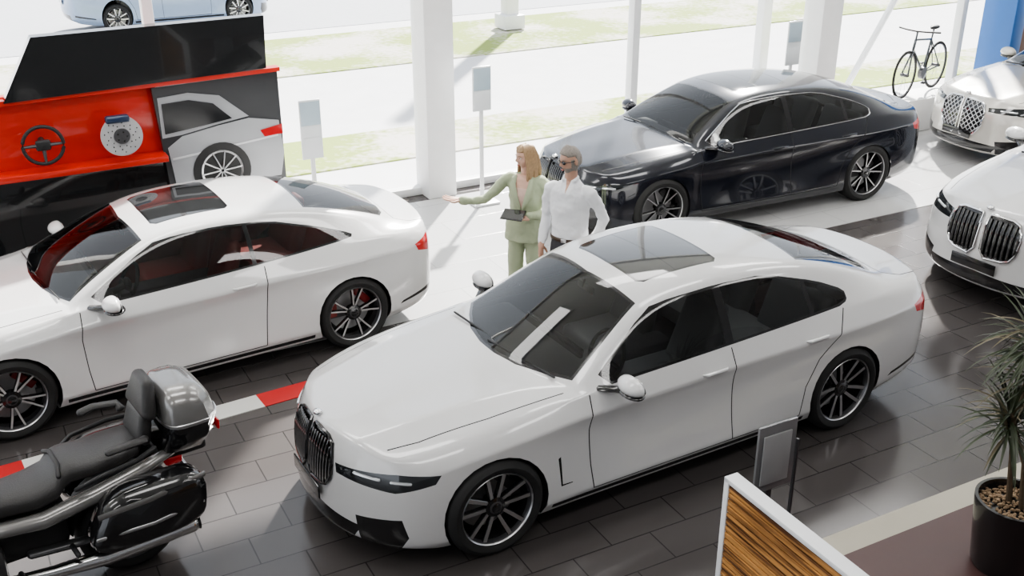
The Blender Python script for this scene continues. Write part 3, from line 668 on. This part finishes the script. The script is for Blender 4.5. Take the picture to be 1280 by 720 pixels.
def rrect(z,x0,x1,w,k=.35,n=28):
    z=.79+(z-.93)*.95;x0=-1.06+(x0+1.07)*.82;x1=-1.06+(x1+1.07)*.82
    r_=[]
    for a in np.linspace(0,2*math.pi,n,endpoint=False):
        cx=math.copysign(abs(math.cos(a))**k,math.cos(a));cy=math.copysign(abs(math.sin(a))**k,math.sin(a));r_.append(V(((x0+x1)/2+(x1-x0)/2*cx,w*cy*(1-.12*(cx<-.5)),z)))
    return r_
mb.rings([rrect(z,a,b,w,.5) for z,a,b,w in ((.93,-1.33,-1.03,.17),(.96,-1.42,-1.04,.23),(1.05,-1.48,-1.05,.27),(1.15,-1.50,-1.07,.285))],'blk')
mb.rings([rrect(z,a,b,w,.5) for z,a,b,w in ((1.15,-1.505,-1.07,.288),(1.17,-1.51,-1.07,.29),(1.175,-1.50,-1.08,.286))],'sil')
mb.rings([rrect(z,a,b,w,.5) for z,a,b,w in ((1.175,-1.50,-1.07,.284),(1.27,-1.47,-1.08,.27),(1.34,-1.42,-1.10,.24),(1.375,-1.36,-1.13,.18),(1.382,-1.30,-1.18,.10))],GY)
mb.box((-1.41,0,.885),(.02,.34,.07),'tail',.008);mb.box((-1.18,0,.76),(.32,.24,.10),'plas',.03)
mb.box((-1.12,0,.70),(.12,.24,.08),'tail',.03);mb.box((-1.20,0,.52),(.02,.20,.13),'led',.005,rot=Matrix.Rotation(-.3,3,'Y'))
mb.tube([(-1.05,0,.76),(-1.18,0,.58)],[(.10,.02),(.09,.015)],'plas',8)
mb.obj('bike_body',mc,angle=45)
# -------- people --------
SK=mat('skin',(.58,.37,.28),.5,noise=.06,scale=20);SK2=mat('skin_tan',(.48,.29,.21),.5,noise=.06,scale=20)
HB=mat('hair_blonde_brown',(.33,.22,.12),.5,noise=.35,scale=40);HG=mat('hair_grey',(.25,.225,.20),.6,noise=.4,scale=60)
GRN=mat('sage_fabric',(.36,.41,.28),.8,noise=.06,bump=.15);TOPM=mat('blush_top',(.62,.45,.38),.7);SH=mat('white_shirt_fabric',(.74,.75,.77),.75,noise=.02);DT=mat('dark_trousers',(.04,.04,.045),.8)
LIP=mat('lips',(.42,.14,.12),.4);EY=mat('eye_white',(.70,.67,.63),.2);IR=mat('iris',(.05,.03,.02),.2);SO=mat('shoe_leather',(.03,.025,.022),.4);BEL=mat('belt_leather',(.05,.03,.02),.4)
ctex=D.textures.new('fold_noise','CLOUDS');ctex.noise_scale=.10
def remesh(mb,name,parent,vox,sm,cuts,mats,disp=.0):
    o=mb.obj('tmp');a=o.modifiers.new('r','REMESH');a.mode='VOXEL';a.voxel_size=vox;a.use_smooth_shade=True
    b=o.modifiers.new('s','SMOOTH');b.iterations=sm;b.factor=.5
    if disp:
        c=o.modifiers.new('d','DISPLACE');c.texture=ctex;c.strength=disp;c.mid_level=.5
    dg=bpy.context.evaluated_depsgraph_get();dg.update();me=D.meshes.new_from_object(o.evaluated_get(dg));D.objects.remove(o)
    me.materials.clear()
    for m in mats:me.materials.append(m)
    for p in me.polygons: p.use_smooth=True;p.material_index=0
    if cuts:
        bm=bmesh.new();bm.from_mesh(me)
        for poly,k in cuts: cut(bm,poly,SIDE,lambda f:f.normal.y<0 and f.calc_center_median().y<-.02,k)
        bm.to_mesh(me);bm.free()
    return link(D.objects.new(name,me),parent)
def hand(mb,w,d,n,th,m,curl=.35,k=1.0):
    w=V(w);d=V(d).normalized();n=V(n);n=(n-d*n.dot(d)).normalized();s=d.cross(n).normalized()*th
    P=lambda a,b,c=0:w+d*a*k+s*b*k+n*c*k
    mb.tube([P(-.02,0),P(.02,0),P(.055,.002),P(.088,.002)],[(.022*k,.018*k),(.030*k,.016*k),(.040*k,.014*k),(.038*k,.011*k)],m,14,hint=n)
    for o,L_,r_ in ((.029,.070,.0085),(.010,.080,.009),(-.010,.075,.0085),(-.029,.058,.0075)):
        p=P(.082,o);dd=d+s*o*1.5;pts=[p];c=0
        for f in (.45,.32,.25):
            c+=curl;q_=(dd.normalized()*math.cos(c)+n*math.sin(c));p=p+q_*L_*f*k;pts.append(p)
        mb.tube(pts,[r_*k,r_*k*.95,r_*k*.88,r_*k*.75],m,8,hint=n)
    p=P(.022,.028);q1=(d*.65+s*.75+n*.2).normalized();p2=p+q1*.042*k;q2=(d*.9+s*.35+n*.3).normalized();p3=p2+q2*.03*k;mb.tube([P(.005,.012),p,p2,p3],[.014*k,.012*k,.0105*k,.009*k],m,8,hint=n)
def head(mb,c,rz,rx,skin,man):
    R=Matrix.Rotation(rz,3,'Z')@Matrix.Rotation(rx,3,'X');c=V(c);hx,hy,hz=(.077,.098,.118) if man else (.071,.092,.112)
    g=lambda x,s:math.exp(-(x/s)**2)
    def f(q,u):
        x,y,z=q;zz=z/hz
        if zz<0:
            k=1-.34*(-zz)**1.7;x*=k
            if y>0: y*=1-.35*(-zz)**1.2
            else: y*=1-.10*(-zz)**2
        if y<0:
            y*=.92
            y-=.022*g(x,.013)*g(z+.012,.020)+.009*g(x,.010)*g(z-.008,.02)
            y+=.010*(g(abs(x)-.031,.016)*g(z-.012,.014));y-=.006*g(x,.05)*g(z-.035,.012)
            y-=.007*g(x,.024)*g(z+.055,.012);y-=.012*g(x,.026)*g(z+.098,.018);y-=.004*g(abs(x)-.045,.02)*g(z+.02,.02)
        return V((x,y,z))
    vs,fs=mb.ell(c,(hx,hy,hz),skin,rot=R,seg=56,rg=40,fn=f)
    if man:
        kb=mb.mi(HG);Ri=R.inverted()
        for fc in fs:
            p=Ri@(fc.calc_center_median()-c)
            if p.z<-.042 and p.y<.03 and not(abs(p.x)<.018 and -.066<p.z<-.052) or (abs(p.x)>.055 and p.z<.03 and -.04<p.y<.02): fc.material_index=kb
    Q=lambda x,y,z:c+R@V((x,y,z))
    for s in (1,-1):
        mb.ell(Q(.030*s,-hy*.755,.011),(.012,.010,.0065),EY,rot=R,seg=12,rg=8);mb.ell(Q(.030*s,-hy*.755-.0065,.011),(.005,.005,.005),IR,rot=R,seg=10,rg=6)
        mb.tube([Q(.018*s,-hy*.80,.020),Q(.030*s,-hy*.81,.0215),Q(.043*s,-hy*.74,.017)],[.0025,.003,.002],skin,6)
        mb.tube([Q(.015*s,-hy*.92,.033),Q(.032*s,-hy*.89,.038),Q(.048*s,-hy*.77,.032)],[.003,.0035,.002],HG if man else HB,6)
        mb.ell(Q((hx+.001)*s,.008,.0),(.010,.020,.032),skin,rot=R,seg=12,rg=8)
    mb.ell(Q(0,-hy*.945,-.0565),(.019,.006,.0035),LIP,rot=R,seg=12,rg=6);mb.ell(Q(0,-hy*.935,-.063),(.016,.006,.004),LIP,rot=R,seg=12,rg=6)
    H=HG if man else HB;o=.010 if man else .009
    def fh(q,u):
        z=q.z;y=q.y
        lim=.064+.006*math.cos(q.x*30)
        if man:
            if y<.005 and z<lim: return V((q.x*.86,q.y*.80+.01,q.z*.86))
            if z<-.045: return V((q.x*.80,q.y*.7,z))
            if y<0 and z>.05: z+=.016*g(q.x,.05)
        else:
            if y<-.02 and z<.068: return V((q.x*.84,q.y*.75+.01,q.z*.8))
            if abs(q.x)<.010 and z>.06 and y<0.02: z-=.006
        return V((q.x,y,z))
    mb.ell(c,(hx+o,hy+o,hz+o),H,rot=R,seg=40,rg=30,fn=fh)
    return Q
Yh=(0,1,0)
wo=empty('woman',(.125,9.30,.006),math.radians(-20));wo.scale=(.99,.99,.985);mb=MB()
mb.tube([(0,.005,.80),(0,.005,.95),(0,0,1.08),(0,-.005,1.22),(0,-.005,1.33),(0,.0,1.40),(0,.005,1.44)],[(.205,.145),(.195,.138),(.150,.112),(.160,.118),(.168,.112),(.145,.09),(.07,.06)],GRN,28,hint=Yh,rnd=False)
mb.tube([(-.13,0,1.385),(-.19,-.01,1.36),(-.28,-.05,1.26),(-.37,-.09,1.17),(-.46,-.16,1.17),(-.55,-.22,1.185)],[.056,.058,.050,.045,.040,.036],GRN,16,hint=Yh)
mb.tube([(.13,0,1.385),(.19,.0,1.35),(.222,.02,1.22),(.225,.02,1.11),(.17,-.10,1.09),(.09,-.19,1.10)],[.056,.058,.050,.047,.042,.036],GRN,16,hint=(1,0,0))
mb.tube([(-.10,-.02,1.415),(0,.05,1.45),(.10,-.02,1.415)],.018,GRN,8)
remesh(mb,'blazer',wo,.009,5,[([(0,1.12),(.088,1.40),(.07,1.50),(-.07,1.50),(-.088,1.40)],1),([(.07,1.33),(.088,1.40),(.07,1.50),(-.07,1.50),(-.088,1.40),(-.07,1.33)],2)],[GRN,TOPM,SK],.026)
mb=MB()
mb.tube([(0,0,.98),(0,0,.86)],[(.15,.10),(.165,.115)],GRN,20,hint=Yh)
for s in (1,-1):
    mb.tube([(.08*s,0,.88),(.09*s,-.005,.68),(.095*s,-.01,.48),(.10*s,.0,.26),(.105*s,.01,.05)],[.088,.082,.070,.072,.078],GRN,18,rnd=False,hint=Yh)
remesh(mb,'trousers',wo,.011,4,None,[GRN],.02)
mb=MB()
for s in (1,-1): mb.ell((.105*s,-.05,.035),(.042,.12,.035),SO,fn=lambda q,u:V((q.x*(1-.3*max(0,-u.y)),q.y,max(-.034,q.z*(1.3 if u.y>0 else .8)))))
mb.tube([(0,.01,1.36),(0,.005,1.45),(0,-.008,1.54)],[(.060,.055),(.046,.046),(.044,.048)],SK,16,hint=Yh)
mb.tube([(-.50,-.185,1.178),(-.565,-.232,1.19)],[.026,.023],SK,12);mb.tube([(.12,-.155,1.095),(.07,-.21,1.085)],[.026,.023],SK,12)
hand(mb,(-.56,-.23,1.19),(-.9,-.3,.10),(0.1,-.25,.95),-1,SK,.12)
hand(mb,(.075,-.205,1.075),(-.85,-.40,.02),(-.1,.1,.95),1,SK,.10)
mb.box((-.03,-.255,1.118),(.21,.15,.009),'blk',.003,rot=Matrix.Rotation(.35,3,'X'));mb.box((-.03,-.256,1.1235),(.19,.13,.002),'roofg',rot=Matrix.Rotation(.35,3,'X'))
Q=head(mb,(0,-.015,1.605),math.radians(-38),math.radians(8),SK,False)
for s in (1,-1):
    for k in range(9):
        a=k/8;y0=-.035+.09*a
        mb.tube([Q(.02*s,-.02+.05*a,.112),Q(.056*s,y0,.082),Q(.074*s,y0,.01),Q(.076*s,y0+.005,-.08),Q((.080+.01*math.sin(k))*s,y0-.02+.02*random.random(),-.17),Q((.065+.02*random.random())*s,y0-.03,-.25-.05*random.random())],[.008,.014,.014,.015,.014,.005],HB,8,hint=Yh)
mb.tube([Q(0,.04,.07),Q(0,.065,-.02),Q(0,.065,-.14),Q(0,.06,-.24)],[(.065,.04),(.075,.035),(.085,.028),(.07,.012)],HB,16,hint=Yh)
mb.tube([(-.012,-.122,1.13),(-.055,-.130,1.24),(-.085,-.114,1.36),(-.075,-.06,1.43)],[(.012,.006),(.026,.007),(.026,.007),(.015,.007)],GRN,8,hint=Yh)
mb.tube([(.012,-.122,1.13),(.055,-.130,1.24),(.085,-.114,1.36),(.075,-.06,1.43)],[(.012,.006),(.026,.007),(.026,.007),(.015,.007)],GRN,8,hint=Yh)
mb.ell((0,-.128,1.10),(.010,.006,.010),BEL)
mb.obj('figure',wo,angle=60)
mn=empty('man',(.505,8.80,.006),math.radians(-28));mb=MB()
mb.tube([(0,0,.98),(0,0,1.05),(0,-.005,1.18),(0,-.005,1.32),(0,0,1.42),(0,.01,1.49),(0,.015,1.535)],[(.168,.115),(.168,.118),(.172,.120),(.186,.122),(.176,.110),(.115,.08),(.064,.060)],SH,28,hint=Yh,rnd=False)
mb.tube([(-.14,0,1.45),(-.19,.0,1.42),(-.222,.015,1.28),(-.235,.02,1.16),(-.235,-.03,1.03),(-.235,-.07,.93)],[.055,.060,.052,.048,.043,.036],SH,16,hint=(1,0,0))
mb.tube([(.14,0,1.45),(.19,.0,1.42),(.25,.05,1.29),(.29,.09,1.18),(.265,.0,1.08),(.225,-.075,1.01)],[.055,.060,.052,.048,.043,.036],SH,16,hint=(1,0,0))
mb.tube([(-.05,-.05,1.53),(-.065,.01,1.555),(0,.06,1.57),(.065,.01,1.555),(.05,-.05,1.53)],.015,SH,8)
remesh(mb,'shirt',mn,.009,4,[([(0,1.43),(.028,1.56),(-.028,1.56)],1)],[SH,SK2],.030)
mb=MB();mb.tube([(0,0,1.0),(0,0,.90)],[(.165,.112),(.172,.118)],DT,20,hint=Yh)
for s in (1,-1): mb.tube([(.085*s,0,.92),(.10*s,-.005,.72),(.105*s,-.01,.50),(.11*s,.005,.28),(.115*s,.01,.06)],[.090,.084,.066,.060,.056],DT,18,rnd=False,hint=Yh)
remesh(mb,'trousers',mn,.011,4,None,[DT],.015)
mb=MB()
mb.tube([(.172*math.cos(a),.120*math.sin(a),1.0) for a in np.linspace(0,6.283,28,endpoint=False)],[(.006,.018)]*28,BEL,8,closed=True)
mb.box((0,-.126,1.0),(.05,.01,.035),'sil',.004)
for s in (1,-1): mb.ell((.115*s,-.06,.04),(.048,.14,.04),SO,fn=lambda q,u:V((q.x,q.y,max(-.039,q.z*(1.4 if u.y>0 else .8)))))
mb.tube([(0,.01,1.46),(0,.01,1.55),(0,-.005,1.64)],[(.070,.062),(.056,.056),(.054,.056)],SK2,16,hint=Yh)
hand(mb,(-.235,-.085,.915),(.05,-.15,-.98),(1,-.1,0),-1,SK2,.3,1.05);mb.tube([(-.236,-.06,.95),(-.235,-.09,.90)],.027,SK2,12)
hand(mb,(.215,-.09,1.0),(-.35,-.55,-.75),(-.8,.5,0),1,SK2,.35,1.05);mb.tube([(.235,-.06,1.025),(.205,-.105,.985)],.027,SK2,12)
Q=head(mb,(0,-.02,1.705),math.radians(-30),math.radians(10),SK2,True)
for s in (1,-1):
    mb.ell(Q(.032*s,-.092,.012),(.024,.006,.016),'blk',rot=Matrix.Rotation(math.radians(-30)+.2*s,3,'Z'),seg=16,rg=8)
    mb.tube([Q(.056*s,-.085,.018),Q(.078*s,-.05,.016),Q(.083*s,.02,.014)],.003,'blk',6)
mb.tube([Q(-.01,-.101,.018),Q(.01,-.101,.018)],.003,'blk',6)
mb.obj('figure',mn,angle=60)
# lights
def area_l(s,t,w,l,e):  # unseen ceiling area lights with fixture boxes, added to fill the interior
    ld=D.lights.new('added_fill_light','AREA');ld.shape='RECTANGLE';ld.size=w;ld.size_y=l;ld.energy=e;ld.color=(1,.98,.96)
    pr=ebox('added_fill_fixture',s-w/2-.05,s+w/2+.05,t-l/2-.05,t+l/2+.05,6.08,6.2,MF);o=D.objects.new('fill_light',ld);link(o,pr);o.location=E(s,t,6.06);o.rotation_euler=(0,0,A0)
for s in (-4,1,6,11):
    for t in (1.5,6,9.5): area_l(s,t,3.2,.9,52)
sn=D.lights.new('sun','SUN');sn.energy=13;sn.angle=.03;sn.color=(1,.96,.9);so=link(D.objects.new('sun',sn))
dv=V((-.217*.79,-.976*.79,-.613));so.rotation_euler=dv.to_track_quat('-Z','Y').to_euler()
w=D.worlds.new('w');SC.world=w;w.use_nodes=True;bg=w.node_tree.nodes['Background'];bg.inputs[0].default_value=(.88,.93,1,1);bg.inputs[1].default_value=1.25
cm=D.cameras.new('camera');cm.sensor_width=36;cm.lens=1344.6/1280*36;co=link(D.objects.new('camera',cm));co.location=(0,0,4.4625);co.rotation_euler=(math.pi/2-.422,0,0);cm.clip_end=500;SC.camera=co
SC.view_settings.view_transform='AgX'
try: SC.view_settings.look='AgX - Medium High Contrast'
except Exception: pass
SC.view_settings.exposure=.48
